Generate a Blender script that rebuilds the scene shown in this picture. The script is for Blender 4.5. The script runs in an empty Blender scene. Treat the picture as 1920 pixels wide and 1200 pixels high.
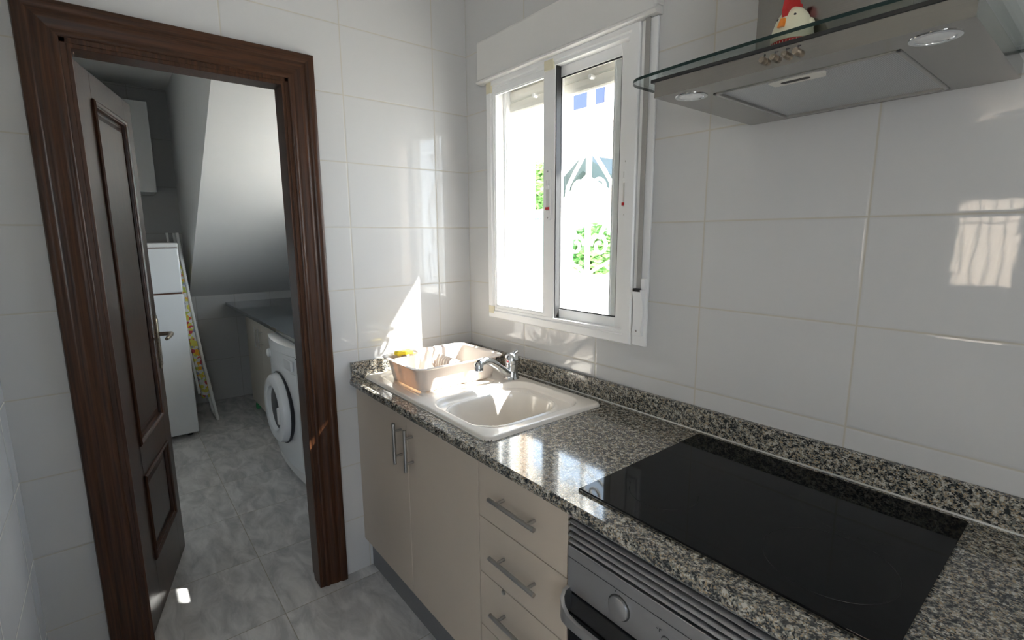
import bpy, bmesh, math, random
from mathutils import Vector, Matrix
random.seed(7)
S = bpy.context.scene
COL = S.collection
PI = math.pi

# ------------------------------------------------------------------ mesh helpers
def NB(): return bmesh.new()

def merge(bm, tmp):
    me = bpy.data.meshes.new('tmp'); tmp.to_mesh(me); tmp.free()
    bm.from_mesh(me); bpy.data.meshes.remove(me)

def bx(bm, x0, y0, z0, x1, y1, z1, bev=0.0, seg=2):
    if x1 < x0: x0, x1 = x1, x0
    if y1 < y0: y0, y1 = y1, y0
    if z1 < z0: z0, z1 = z1, z0
    t = bmesh.new()
    v = [t.verts.new(c) for c in ((x0,y0,z0),(x1,y0,z0),(x1,y1,z0),(x0,y1,z0),(x0,y0,z1),(x1,y0,z1),(x1,y1,z1),(x0,y1,z1))]
    for f in ((0,3,2,1),(4,5,6,7),(0,1,5,4),(1,2,6,5),(2,3,7,6),(3,0,4,7)):
        t.faces.new([v[i] for i in f])
    if bev > 0:
        bmesh.ops.bevel(t, geom=t.edges[:], offset=min(bev, .45*min(x1-x0,y1-y0,z1-z0)), segments=seg, profile=.5, affect='EDGES')
    merge(bm, t); return bm

def frame_of(d):
    d = Vector(d).normalized()
    a = Vector((0,0,1)) if abs(d.z) < .9 else Vector((1,0,0))
    u = d.cross(a).normalized(); w = d.cross(u).normalized()
    return d, u, w

def tube(bm, pts, r, seg=14, cap=True, flat=1.0):
    """a tube through pts; r one radius or one per point; flat squashes one side"""
    pts = [Vector(p) for p in pts]; n = len(pts)
    rs = r if isinstance(r, (list, tuple)) else [r]*n
    rings = []; pu = None
    for i, p in enumerate(pts):
        d = (pts[min(i+1,n-1)] - pts[max(i-1,0)])
        d, u, w = frame_of(d)
        if pu is not None:
            u = (pu - d*pu.dot(d)).normalized(); w = d.cross(u).normalized()
        pu = u
        rings.append([bm.verts.new(p + u*math.cos(2*PI*k/seg)*rs[i] + w*math.sin(2*PI*k/seg)*rs[i]*flat) for k in range(seg)])
    for a, b in zip(rings, rings[1:]):
        for k in range(seg):
            bm.faces.new((a[k], a[(k+1)%seg], b[(k+1)%seg], b[k]))
    if cap:
        bm.faces.new(list(reversed(rings[0]))); bm.faces.new(rings[-1])
    return bm

def lathe(bm, prof, c=(0,0,0), axis='z', seg=40, sx=1, sy=1):
    """prof: (radius, height) pairs turned about an axis"""
    rings = []
    for r, h in prof:
        ring = []
        for k in range(seg):
            a = 2*PI*k/seg; p, q = r*math.cos(a)*sx, r*math.sin(a)*sy
            co = {'z':(p,q,h), 'y':(p,h,q), 'x':(h,p,q)}[axis]
            ring.append(bm.verts.new((co[0]+c[0], co[1]+c[1], co[2]+c[2])))
        rings.append(ring)
    for a, b in zip(rings, rings[1:]):
        for k in range(seg):
            bm.faces.new((a[k], a[(k+1)%seg], b[(k+1)%seg], b[k]))
    if prof[0][0] > 1e-5: bm.faces.new(list(reversed(rings[0])))
    if prof[-1][0] > 1e-5: bm.faces.new(rings[-1])
    return bm

def prism(bm, poly, a0, a1, axis='z', bev=0):
    """extrude a 2-D polygon along an axis. axis z: poly=(x,y); axis y: (x,z); axis x: (y,z)"""
    t = bmesh.new()
    def P(p, h): return {'z':(p[0],p[1],h), 'y':(p[0],h,p[1]), 'x':(h,p[0],p[1])}[axis]
    lo = [t.verts.new(P(p, a0)) for p in poly]; hi = [t.verts.new(P(p, a1)) for p in poly]
    t.faces.new(list(reversed(lo))); t.faces.new(hi)
    n = len(poly)
    for k in range(n): t.faces.new((lo[k], lo[(k+1)%n], hi[(k+1)%n], hi[k]))
    bmesh.ops.recalc_face_normals(t, faces=t.faces[:])
    if bev > 0:
        bmesh.ops.bevel(t, geom=[e for e in t.edges], offset=bev, segments=2, profile=.5, affect='EDGES')
    merge(bm, t); return bm

def rrect(x0, y0, x1, y1, r, n=6):
    out = []
    for cx, cy, a in ((x1-r,y1-r,0),(x0+r,y1-r,90),(x0+r,y0+r,180),(x1-r,y0+r,270)):
        for k in range(n+1):
            t = math.radians(a + 90*k/n); out.append((cx+r*math.cos(t), cy+r*math.sin(t)))
    return out

def sweep(bm, prof, path, closed=False):
    """prof: list of callables' offsets; path: list of rings of Vector, one ring per station, same count"""
    rings = [[bm.verts.new(p) for p in ring] for ring in path]
    m = len(rings[0])
    for a, b in zip(rings, rings[1:]):
        for k in range(m-1 if not closed else m):
            bm.faces.new((a[k], a[(k+1)%m], b[(k+1)%m], b[k]))
    return rings

def obj(name, bm, mat, parent=None, smooth=False, local=False, auto=None):
    bmesh.ops.recalc_face_normals(bm, faces=bm.faces[:])
    if parent is not None and not local:
        o = Vector(parent['_o'])
        for v in bm.verts: v.co -= o
    me = bpy.data.meshes.new(name); bm.to_mesh(me); bm.free()
    ob = bpy.data.objects.new(name, me); COL.objects.link(ob)
    me.materials.append(mat)
    if smooth:
        for p in me.polygons: p.use_smooth = True
        me.set_sharp_from_angle(angle=math.radians(auto or 40))
    if parent is not None:
        ob.parent = parent
    ob['_o'] = tuple(parent['_o']) if parent is not None else (0,0,0)
    return ob

def thing(name, label, cat, loc=(0,0,0), rotz=0, group=None):
    o = bpy.data.objects.new(name, None); COL.objects.link(o)
    o.location = loc; o.rotation_euler = (0,0,rotz); o['_o'] = tuple(loc)
    o['label'] = label; o['category'] = cat; o['kind'] = 'thing'
    if group: o['group'] = group
    o.empty_display_size = .05
    return o

def tag(o, label, cat, group=None):
    o['label'] = label; o['category'] = cat; o['kind'] = 'thing'
    if group: o['group'] = group
    return o

def struct(name, bm, mat, smooth=False):
    o = obj(name, bm, mat, smooth=smooth); o['kind'] = 'structure'; return o

def sempty(name, loc=(0,0,0), rotz=0):
    o = bpy.data.objects.new(name, None); COL.objects.link(o)
    o.location = loc; o.rotation_euler = (0,0,rotz); o['_o'] = tuple(loc); o['kind'] = 'structure'
    return o

# ------------------------------------------------------------------ materials
def newmat(name):
    m = bpy.data.materials.new(name); m.use_nodes = True
    nt = m.node_tree; b = nt.nodes['Principled BSDF']
    return m, nt, b

def pbr(name, col, rough=.5, metal=0, spec=.5, noise=0, nscale=30, bump=0, coat=0, ior=1.5):
    m, nt, b = newmat(name)
    b.inputs['Base Color'].default_value = (*col, 1); b.inputs['Roughness'].default_value = rough
    b.inputs['Metallic'].default_value = metal; b.inputs['Specular IOR Level'].default_value = spec
    b.inputs['Coat Weight'].default_value = coat
    tc = nt.nodes.new('ShaderNodeTexCoord'); n = nt.nodes.new('ShaderNodeTexNoise')
    n.inputs['Scale'].default_value = nscale; n.inputs['Detail'].default_value = 4
    nt.links.new(tc.outputs['Object'], n.inputs['Vector'])
    if noise > 0:
        mx = nt.nodes.new('ShaderNodeMix'); mx.data_type = 'RGBA'
        mx.inputs['A'].default_value = (*[max(0,c*(1-noise)) for c in col], 1)
        mx.inputs['B'].default_value = (*[min(1,c*(1+noise)) for c in col], 1)
        nt.links.new(n.outputs['Fac'], mx.inputs['Factor']); nt.links.new(mx.outputs['Result'], b.inputs['Base Color'])
    if bump > 0:
        bp = nt.nodes.new('ShaderNodeBump'); bp.inputs['Strength'].default_value = bump; bp.inputs['Distance'].default_value = .002
        nt.links.new(n.outputs['Fac'], bp.inputs['Height']); nt.links.new(bp.outputs['Normal'], b.inputs['Normal'])
    return m

def M(nt, op, a, b=None, c=None):
    n = nt.nodes.new('ShaderNodeMath'); n.operation = op
    for i, v in enumerate((a, b, c)):
        if v is None: continue
        if isinstance(v, (int, float)): n.inputs[i].default_value = v
        else: nt.links.new(v, n.inputs[i])
    return n.outputs[0]

def grid_mat(name, axes, size, off, tile, grout, gw, rough, wav=.0, marble=None, bumpd=.001, grad=0):
    """glazed tiles on a world grid: axes = which two object coordinates run across the face"""
    m, nt, b = newmat(name)
    tc = nt.nodes.new('ShaderNodeTexCoord'); sp = nt.nodes.new('ShaderNodeSeparateXYZ')
    nt.links.new(tc.outputs['Object'], sp.inputs[0])
    ds = []
    ids = []
    for ax, s, o in zip(axes, size, off):
        u = M(nt, 'DIVIDE', M(nt, 'SUBTRACT', sp.outputs['XYZ'.index(ax)], o), s)
        fr = M(nt, 'FRACT', u); ids.append(M(nt, 'FLOOR', u))
        d = M(nt, 'MULTIPLY', M(nt, 'MINIMUM', fr, M(nt, 'SUBTRACT', 1.0, fr)), s)
        ds.append(d)
    dist = M(nt, 'MINIMUM', ds[0], ds[1])
    mr = nt.nodes.new('ShaderNodeMapRange'); mr.interpolation_type = 'SMOOTHSTEP'
    nt.links.new(dist, mr.inputs['Value']); mr.inputs['From Min'].default_value = gw*.35; mr.inputs['From Max'].default_value = gw
    # colour
    mx = nt.nodes.new('ShaderNodeMix'); mx.data_type = 'RGBA'
    mx.inputs['A'].default_value = (*grout, 1); mx.inputs['B'].default_value = (*tile, 1)
    nt.links.new(mr.outputs[0], mx.inputs['Factor'])
    if marble:
        n1 = nt.nodes.new('ShaderNodeTexNoise'); n1.inputs['Scale'].default_value = 5.5; n1.inputs['Detail'].default_value = 9
        n1.inputs['Roughness'].default_value = .62; n1.inputs['Distortion'].default_value = .7
        mp = nt.nodes.new('ShaderNodeMapping'); mp.inputs['Rotation'].default_value = (0,0,.6); mp.inputs['Scale'].default_value = (1,2.4,1)
        cb = nt.nodes.new('ShaderNodeCombineXYZ')
        nt.links.new(M(nt,'MULTIPLY',ids[0],3.7), cb.inputs[0]); nt.links.new(M(nt,'MULTIPLY',ids[1],5.3), cb.inputs[1])
        va = nt.nodes.new('ShaderNodeVectorMath'); va.operation = 'ADD'
        nt.links.new(tc.outputs['Object'], va.inputs[0]); nt.links.new(cb.outputs[0], va.inputs[1])
        nt.links.new(va.outputs[0], mp.inputs[0]); nt.links.new(mp.outputs[0], n1.inputs['Vector'])
        rp = nt.nodes.new('ShaderNodeValToRGB'); e = rp.color_ramp.elements
        e[0].position = .36; e[0].color = (*marble[0], 1); e[1].position = .62; e[1].color = (*marble[1], 1)
        nt.links.new(n1.outputs['Fac'], rp.inputs[0]); nt.links.new(rp.outputs[0], mx.inputs['B'])
    nt.links.new(mx.outputs['Result'], b.inputs['Base Color'])
    rr = nt.nodes.new('ShaderNodeMapRange'); nt.links.new(mr.outputs[0], rr.inputs['Value'])
    rr.inputs['To Min'].default_value = .8; rr.inputs['To Max'].default_value = rough
    nt.links.new(rr.outputs[0], b.inputs['Roughness'])
    # relief: pillowed edge + slight glaze waviness
    mr2 = nt.nodes.new('ShaderNodeMapRange'); mr2.interpolation_type = 'SMOOTHSTEP'
    nt.links.new(dist, mr2.inputs['Value']); mr2.inputs['From Min'].default_value = 0; mr2.inputs['From Max'].default_value = gw*2.2
    nz = nt.nodes.new('ShaderNodeTexNoise'); nz.inputs['Scale'].default_value = 14; nz.inputs['Detail'].default_value = 2
    nt.links.new(tc.outputs['Object'], nz.inputs['Vector'])
    h = M(nt, 'ADD', M(nt, 'MULTIPLY', mr2.outputs[0], .6), M(nt, 'MULTIPLY', nz.outputs['Fac'], wav))
    bp = nt.nodes.new('ShaderNodeBump'); bp.inputs['Strength'].default_value = 1; bp.inputs['Distance'].default_value = bumpd
    nt.links.new(h, bp.inputs['Height']); nt.links.new(bp.outputs['Normal'], b.inputs['Normal'])
    return m

TILE = (.60,.60,.597); GROUT = (.52,.49,.425)
m_wall_r = grid_mat('tile window wall', 'XZ', (.4,.25), (0,0), TILE, GROUT, .0032, .035, wav=.22)
m_wall_b = grid_mat('tile door wall', 'YZ', (.4,.25), (-.1726,0), TILE, GROUT, .0028, .04, wav=.22)
m_wall_l = grid_mat('tile left wall', 'XZ', (.4,.25), (.1,0), TILE, GROUT, .003, .12, wav=.3)
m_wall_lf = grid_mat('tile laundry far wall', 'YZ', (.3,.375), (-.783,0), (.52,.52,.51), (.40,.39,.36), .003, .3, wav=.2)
m_floor = grid_mat('marbled floor tile', 'XY', (.45,.45), (.065,-.952), (.5,.5,.49), (.33,.31,.26), .0028, .22, wav=.25,
                   marble=((.46,.455,.45),(.71,.695,.675)), bumpd=.0006)
m_plaster = pbr('white plaster', (.72,.72,.71), .8, noise=.03, nscale=6, bump=.15)
m_plaster_k = pbr('kitchen plaster', (.75,.74,.71), .8, noise=.03, nscale=6, bump=.15)
m_white_frame = pbr('white window lacquer', (.88,.88,.875), .28, noise=.02, nscale=12)
m_yellowed = pbr('yellowed plastic', (.72,.67,.50), .4, noise=.05, nscale=40)
m_box = pbr('painted shutter box', (.72,.71,.69), .42, noise=.02, nscale=10)
m_slat = pbr('cream shutter slat', (.74,.72,.66), .45, noise=.03, nscale=12)
m_gasket_gap = pbr('black gasket and shadow gap', (.02,.02,.02), .5, noise=.2, nscale=60)
m_red = pbr('red plastic', (.50,.012,.014), .35, noise=.08, nscale=40)
m_strap = pbr('grey strap', (.36,.35,.33), .8, noise=.1, nscale=200, bump=.3)
m_lam = pbr('greige laminate', (.53,.455,.375), .42, noise=.04, nscale=8)
m_carc = pbr('cabinet carcass', (.05,.045,.04), .6, noise=.1, nscale=20)
m_plinth = pbr('grey plinth', (.17,.17,.175), .35, noise=.05, nscale=15)
m_ceram = pbr('cream sink composite', (.83,.78,.715), .16, noise=.02, nscale=8, coat=.3)
m_rack = pbr('beige plastic', (.72,.67,.62), .35, noise=.03, nscale=20)
nt_ = m_rack.node_tree; pb_ = nt_.nodes['Principled BSDF']; out_ = nt_.nodes['Material Output']
tl_ = nt_.nodes.new('ShaderNodeBsdfTranslucent'); tl_.inputs[0].default_value = (.95,.62,.36,1)
mx_ = nt_.nodes.new('ShaderNodeMixShader'); mx_.inputs[0].default_value = .13
nt_.links.new(pb_.outputs[0], mx_.inputs[1]); nt_.links.new(tl_.outputs[0], mx_.inputs[2]); nt_.links.new(mx_.outputs[0], out_.inputs[0])
m_chrome = pbr('chrome', (.78,.80,.82), .07, 1, noise=.02, nscale=30)
m_sponge = pbr('yellow sponge', (.85,.62,.03), .9, noise=.15, nscale=120, bump=.5)
m_white_ap = pbr('white enamel', (.74,.76,.77), .25, noise=.015, nscale=6)
m_white_ap2 = pbr('off white enamel', (.70,.70,.69), .3, noise=.015, nscale=6)
m_darkrub = pbr('dark rubber seal', (.02,.022,.025), .4, noise=.1, nscale=40)
m_silic = pbr('white silicone', (.74,.73,.70), .4, noise=.03, nscale=60)
m_cream = pbr('cream plastic', (.72,.70,.52), .3, noise=.02, nscale=30)
m_orange = pbr('orange plastic', (.85,.24,.01), .35, noise=.05, nscale=60)
m_black = pbr('black plastic', (.012,.012,.013), .35, noise=.1, nscale=50)
m_ink = pbr('dark print', (.06,.06,.06), .6, noise=.05, nscale=80)
m_green = pbr('green plastic', (.04,.26,.10), .4, noise=.08, nscale=40)
m_whitemetal = pbr('white painted iron', (.80,.80,.78), .45, noise=.03, nscale=40)
m_stuc_w = pbr('white stucco', (.86,.84,.80), .9, noise=.04, nscale=3, bump=.2)
m_stuc_p = pbr('peach stucco', (.85,.70,.56), .9, noise=.07, nscale=3, bump=.2)
m_stuc_r = pbr('pale peach stucco', (.80,.66,.54), .9, noise=.05, nscale=8, bump=.2)
m_terr = pbr('terrace paving', (.60,.56,.50), .8, noise=.1, nscale=4, bump=.2)
m_slate = pbr('dark slate roof', (.05,.075,.08), .7, noise=.15, nscale=8)
m_roof = pbr('clay roof tiles', (.78,.64,.55), .8, noise=.2, nscale=14, bump=.5)
m_bluewin = pbr('blue shaded pane', (.03,.05,.13), .15, noise=.1, nscale=3)
m_gategreen = pbr('blue green paint', (.14,.42,.36), .5, noise=.08, nscale=10)
m_brassedge = pbr('brown metal edge', (.10,.04,.02), .4, noise=.1, nscale=30)
m_lampglass = pbr('frosted lamp lens', (.78,.80,.80), .12, noise=.08, nscale=80, bump=.6)

def metal_brushed(name, col, rough=.33, axis=(1,60,60), amt=.12):
    m, nt, b = newmat(name); b.inputs['Metallic'].default_value = 1; b.inputs['Roughness'].default_value = rough
    tc = nt.nodes.new('ShaderNodeTexCoord'); mp = nt.nodes.new('ShaderNodeMapping'); mp.inputs['Scale'].default_value = axis
    n = nt.nodes.new('ShaderNodeTexNoise'); n.inputs['Scale'].default_value = 9; n.inputs['Detail'].default_value = 5
    nt.links.new(tc.outputs['Object'], mp.inputs[0]); nt.links.new(mp.outputs[0], n.inputs['Vector'])
    mx = nt.nodes.new('ShaderNodeMix'); mx.data_type = 'RGBA'
    mx.inputs['A'].default_value = (*[c*(1-amt) for c in col],1); mx.inputs['B'].default_value = (*[min(1,c*(1+amt)) for c in col],1)
    nt.links.new(n.outputs['Fac'], mx.inputs['Factor']); nt.links.new(mx.outputs['Result'], b.inputs['Base Color'])
    r = nt.nodes.new('ShaderNodeMapRange'); nt.links.new(n.outputs['Fac'], r.inputs['Value'])
    r.inputs['To Min'].default_value = rough-.06; r.inputs['To Max'].default_value = rough+.08
    nt.links.new(r.outputs[0], b.inputs['Roughness'])
    return m
m_steel = metal_brushed('brushed steel', (.34,.325,.30), .16, amt=.08)
m_steel_d = metal_brushed('brushed steel underside', (.40,.39,.38), .34)
m_steel_h = metal_brushed('satin nickel', (.46,.45,.43), .30, (40,40,2))
m_alu = metal_brushed('brushed aluminium', (.50,.50,.51), .38, (1,80,80), .05)
m_bronze = metal_brushed('aged brass', (.42,.36,.29), .28, (20,20,20))

def mesh_filter():
    m, nt, b = newmat('aluminium grease mesh'); b.inputs['Metallic'].default_value = .55; b.inputs['Roughness'].default_value = .42
    tc = nt.nodes.new('ShaderNodeTexCoord')
    br = nt.nodes.new('ShaderNodeTexVoronoi'); br.inputs['Scale'].default_value = 330; br.inputs['Randomness'].default_value = .12
    nt.links.new(tc.outputs['Object'], br.inputs['Vector'])
    rp = nt.nodes.new('ShaderNodeValToRGB'); e = rp.color_ramp.elements
    e[0].position = .1; e[0].color = (.26,.27,.28,1); e[1].position = .5; e[1].color = (.62,.63,.64,1)
    nt.links.new(br.outputs['Distance'], rp.inputs[0]); nt.links.new(rp.outputs[0], b.inputs['Base Color'])
    bp = nt.nodes.new('ShaderNodeBump'); bp.inputs['Distance'].default_value = .001
    nt.links.new(br.outputs['Distance'], bp.inputs['Height']); nt.links.new(bp.outputs['Normal'], b.inputs['Normal'])
    return m
m_mesh = mesh_filter()

def granite(name, warm=0.5):
    m, nt, b = newmat(name); b.inputs['Roughness'].default_value = .10; b.inputs['Coat Weight'].default_value = .3
    b.inputs['Coat Roughness'].default_value = .05
    tc = nt.nodes.new('ShaderNodeTexCoord')
    wn = nt.nodes.new('ShaderNodeTexNoise'); wn.inputs['Scale'].default_value = 120; wn.inputs['Detail'].default_value = 2
    nt.links.new(tc.outputs['Object'], wn.inputs['Vector'])
    vm = nt.nodes.new('ShaderNodeVectorMath'); vm.operation = 'MULTIPLY_ADD'
    nt.links.new(wn.outputs['Color'], vm.inputs[0]); vm.inputs[1].default_value = (.004,.004,.004); nt.links.new(tc.outputs['Object'], vm.inputs[2])
    v1 = nt.nodes.new('ShaderNodeTexVoronoi'); v1.inputs['Scale'].default_value = 320
    nt.links.new(vm.outputs[0], v1.inputs['Vector'])
    sc = nt.nodes.new('ShaderNodeSeparateColor'); nt.links.new(v1.outputs['Color'], sc.inputs[0])
    n2 = nt.nodes.new('ShaderNodeTexNoise'); n2.inputs['Scale'].default_value = 75; n2.inputs['Detail'].default_value = 3
    nt.links.new(tc.outputs['Object'], n2.inputs['Vector'])
    # the cell value leans on a coarser noise so crystals clump
    val = M(nt, 'ADD', M(nt, 'MULTIPLY', sc.outputs[0], .66), M(nt, 'MULTIPLY', M(nt,'SUBTRACT', n2.outputs['Fac'], .5), 1.5))
    rp = nt.nodes.new('ShaderNodeValToRGB'); rp.color_ramp.interpolation = 'CONSTANT'
    cr = rp.color_ramp; e = cr.elements
    e[0].position = 0; e[0].color = (.022,.024,.025,1)
    e[1].position = .13; e[1].color = (.07,.072,.068,1)
    for p, c in ((.22,(.15,.152,.14)),(.33,(.25,.24,.205)),(.44,(.33,.25,.155)),(.53,(.40,.38,.325)),(.65,(.53,.505,.45))):
        x = e.new(p); x.color = (*c,1)
    nt.links.new(val, rp.inputs[0]); nt.links.new(rp.outputs[0], b.inputs['Base Color'])
    return m
m_gran = granite('speckled granite')
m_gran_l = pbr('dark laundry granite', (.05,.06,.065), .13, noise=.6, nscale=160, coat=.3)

def wood(name, c0, c1, rough=.22, axis=2):
    m, nt, b = newmat(name)
    tc = nt.nodes.new('ShaderNodeTexCoord'); mp = nt.nodes.new('ShaderNodeMapping')
    sc = [55,55,55]; sc[axis] = 1.6; mp.inputs['Scale'].default_value = sc
    n = nt.nodes.new('ShaderNodeTexNoise'); n.inputs['Scale'].default_value = 2.6; n.inputs['Detail'].default_value = 7; n.inputs['Distortion'].default_value = .7
    nt.links.new(tc.outputs['Object'], mp.inputs[0]); nt.links.new(mp.outputs[0], n.inputs['Vector'])
    rp = nt.nodes.new('ShaderNodeValToRGB'); e = rp.color_ramp.elements
    e[0].position = .38; e[0].color = (*c0,1); e[1].position = .66; e[1].color = (*c1,1)
    nt.links.new(n.outputs['Fac'], rp.inputs[0]); nt.links.new(rp.outputs[0], b.inputs['Base Color'])
    b.inputs['Roughness'].default_value = rough; b.inputs['Coat Weight'].default_value = .06; b.inputs['Coat Roughness'].default_value = .15; b.inputs['Specular IOR Level'].default_value = .35
    return m
m_wood = wood('dark stained mahogany', (.030,.011,.0045), (.070,.026,.010), .36)
m_wood_h = wood('dark stained mahogany crosswise', (.030,.011,.0045), (.070,.026,.010), .36, axis=1)
m_wood_leaf = wood('dark stained door veneer', (.024,.011,.007), (.046,.021,.012), .3)

def glassmat(name, tint, fac=.9, rough=0.0, ior=1.5):
    m = bpy.data.materials.new(name); m.use_nodes = True; nt = m.node_tree; nt.nodes.clear()
    o = nt.nodes.new('ShaderNodeOutputMaterial'); mx = nt.nodes.new('ShaderNodeMixShader')
    t = nt.nodes.new('ShaderNodeBsdfTransparent'); t.inputs[0].default_value = (*tint,1)
    g = nt.nodes.new('ShaderNodeBsdfGlossy'); g.inputs['Roughness'].default_value = rough
    f = nt.nodes.new('ShaderNodeLayerWeight'); f.inputs[0].default_value = .5
    fr = M(nt, 'ADD', M(nt, 'MULTIPLY', M(nt, 'POWER', f.outputs['Facing'], 4.5), .8), .045)
    nt.links.new(fr, mx.inputs[0]); nt.links.new(t.outputs[0], mx.inputs[1]); nt.links.new(g.outputs[0], mx.inputs[2])
    nt.links.new(mx.outputs[0], o.inputs[0]); return m
m_glass = glassmat('window glass', (.975,.987,.98))
m_hoodglass = glassmat('green tinted glass plate', (.90,.94,.93))
m_glassedge = pbr('polished glass edge', (.018,.035,.032), .3, noise=.1, nscale=30, spec=.15)

def hobglass():
    m, nt, b = newmat('black ceramic glass'); b.inputs['Roughness'].default_value = .045
    b.inputs['Specular IOR Level'].default_value = .14
    tc = nt.nodes.new('ShaderNodeTexCoord'); sp = nt.nodes.new('ShaderNodeSeparateXYZ'); nt.links.new(tc.outputs['Object'], sp.inputs[0])
    line = None
    for cx, cy, r in ((-.165,.115,.10),(-.165,-.12,.075),(.165,-.105,.105),(.15,.13,.075),(.15,.13,.115)):
        dx = M(nt,'SUBTRACT',sp.outputs[0],cx); dy = M(nt,'SUBTRACT',sp.outputs[1],cy)
        d = M(nt,'SQRT',M(nt,'ADD',M(nt,'MULTIPLY',dx,dx),M(nt,'MULTIPLY',dy,dy)))
        l = M(nt,'LESS_THAN',M(nt,'ABSOLUTE',M(nt,'SUBTRACT',d,r)),.0008)
        line = l if line is None else M(nt,'MAXIMUM',line,l)
    n = nt.nodes.new('ShaderNodeTexNoise'); n.inputs['Scale'].default_value = 7; nt.links.new(tc.outputs['Object'], n.inputs['Vector'])
    mx = nt.nodes.new('ShaderNodeMix'); mx.data_type = 'RGBA'
    mx.inputs['A'].default_value = (.006,.006,.0065,1); mx.inputs['B'].default_value = (.018,.018,.018,1)
    nt.links.new(line, mx.inputs['Factor']); nt.links.new(mx.outputs['Result'], b.inputs['Base Color'])
    r = nt.nodes.new('ShaderNodeMapRange'); nt.links.new(n.outputs['Fac'], r.inputs['Value'])
    r.inputs['From Min'].default_value=.4; r.inputs['From Max'].default_value=.8; r.inputs['To Min'].default_value=.03; r.inputs['To Max'].default_value=.09
    nt.links.new(r.outputs[0], b.inputs['Roughness'])
    return m
m_hob = hobglass()

def floral():
    m, nt, b = newmat('floral cotton'); b.inputs['Roughness'].default_value = .9
    tc = nt.nodes.new('ShaderNodeTexCoord'); v = nt.nodes.new('ShaderNodeTexVoronoi'); v.inputs['Scale'].default_value = 48
    nt.links.new(tc.outputs['Object'], v.inputs['Vector'])
    sc = nt.nodes.new('ShaderNodeSeparateColor'); nt.links.new(v.outputs['Color'], sc.inputs[0])
    rp = nt.nodes.new('ShaderNodeValToRGB'); rp.color_ramp.interpolation = 'CONSTANT'; e = rp.color_ramp.elements
    e[0].color = (.62,.62,.60,1); e[1].position = .22; e[1].color = (.60,.55,.10,1)
    for p, c in ((.45,(.55,.58,.56)),(.58,(.50,.07,.08)),(.68,(.75,.36,.03)),(.80,(.40,.47,.10)),(.92,(.25,.28,.40))):
        x = e.new(p); x.color = (*c,1)
    nt.links.new(sc.outputs[0], rp.inputs[0]); nt.links.new(rp.outputs[0], b.inputs['Base Color'])
    return m
m_floral = floral()
m_leaf = pbr('foliage', (.25,.45,.14), .6, noise=.4, nscale=12)

# ------------------------------------------------------------------ levels
CZ = .878          # worktop height
CF = -.615         # worktop front edge
DY0, DY1, DZ = -1.385, -.774, 2.022   # door opening
XF = -3.09         # laundry far wall
CEIL = 2.64

# ------------------------------------------------------------------ shell
b = NB(); bx(b, -3.3,-4.4,-.12, 4.4,.24,0); struct('floor', b, m_floor)
b = NB(); bx(b, -3.3,-4.4,CEIL, 4.4,.24,CEIL+.15); struct('ceiling', b, m_plaster_k)
# door wall (x = 0 face towards the kitchen)
b = NB()
bx(b,-.12,DY1,0, 0,0,CEIL); bx(b,-.12,-1.62,0, 0,DY0,CEIL); bx(b,-.12,DY0,DZ,0,DY1,CEIL)
struct('wall_back', b, m_wall_b)
# window wall
WX0, WX1, WZ0, WZ1, WT = .185, .945, 1.125, 2.10, .05
b = NB()
bx(b,-.12,0,0, WX0,WT,CEIL); bx(b,WX1,0,0, 4.4,WT,CEIL); bx(b,WX0,0,0,WX1,WT,WZ0); bx(b,WX0,0,WZ1,WX1,WT,CEIL)
struct('wall_right', b, m_wall_r)
b = NB()
for q in ((-.12,WT,0,WX0,.24,CEIL),(.985,WT,0,4.4,.24,CEIL),(WX0,WT,0,.985,.24,WZ0),(WX0,WT,WZ1,.985,.24,CEIL)): bx(b,*q)
struct('wall_outside', b, m_stuc_r)
# left wall, stops where the kitchen opens to the next room
b = NB(); bx(b,-.12,-1.75,0, 1.15,-1.62,CEIL); struct('wall_left', b, m_wall_l)
b = NB()
bx(b, -3.3,-4.4,0, 1.02,-4.25,CEIL); bx(b, 1.45,-4.4,0, 4.4,-4.25,CEIL); bx(b,1.02,-4.4,0,1.45,-4.25,1.0); bx(b,1.02,-4.4,1.75,1.45,-4.25,CEIL)
struct('wall_far_side', b, m_plaster_k)
b = NB()
bx(b, 4.25,-4.25,0, 4.4,-3.0,CEIL); bx(b,4.25,-1.9,0,4.4,0,CEIL); bx(b,4.25,-3.0,2.1,4.4,-1.9,CEIL); bx(b,4.25,-3.0,0,4.4,-1.9,.9)
struct('wall_behind', b, m_plaster_k)
b = NB(); bx(b, -.12,-4.25,0, 0,-1.75,CEIL); struct('wall_next_room', b, m_plaster_k)
# laundry room
LY1 = .06
LWX0, LWX1, LWZ0, LWZ1 = -1.62,-.50,.98,1.86
b = NB(); bx(b, XF-.12,-1.75,0, XF,LY1+.12,CEIL); struct('wall_laundry_far', b, m_wall_lf)
b = NB()
bx(b, XF,LY1,0, LWX0,LY1+.12,CEIL); bx(b, LWX1,LY1,0,-.12,LY1+.12,CEIL); bx(b,LWX0,LY1,0,LWX1,LY1+.12,LWZ0); bx(b,LWX0,LY1,LWZ1,LWX1,LY1+.12,CEIL)
struct('wall_laundry_right', b, m_plaster)
b = NB(); bx(b, XF,-1.75,0, -.12,-1.62,CEIL); struct('wall_laundry_left', b, m_plaster)
# underside and side of the stair running over the laundry
def sz(x): return .957 + (x - XF)*.662
b = NB()
ys = -.828; xe = XF + (CEIL-.957)/.662
prism(b, [(XF,sz(XF)),(xe,CEIL),(XF,CEIL)], ys, LY1, 'y')
struct('ceiling_stair_soffit', b, m_plaster)

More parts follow.
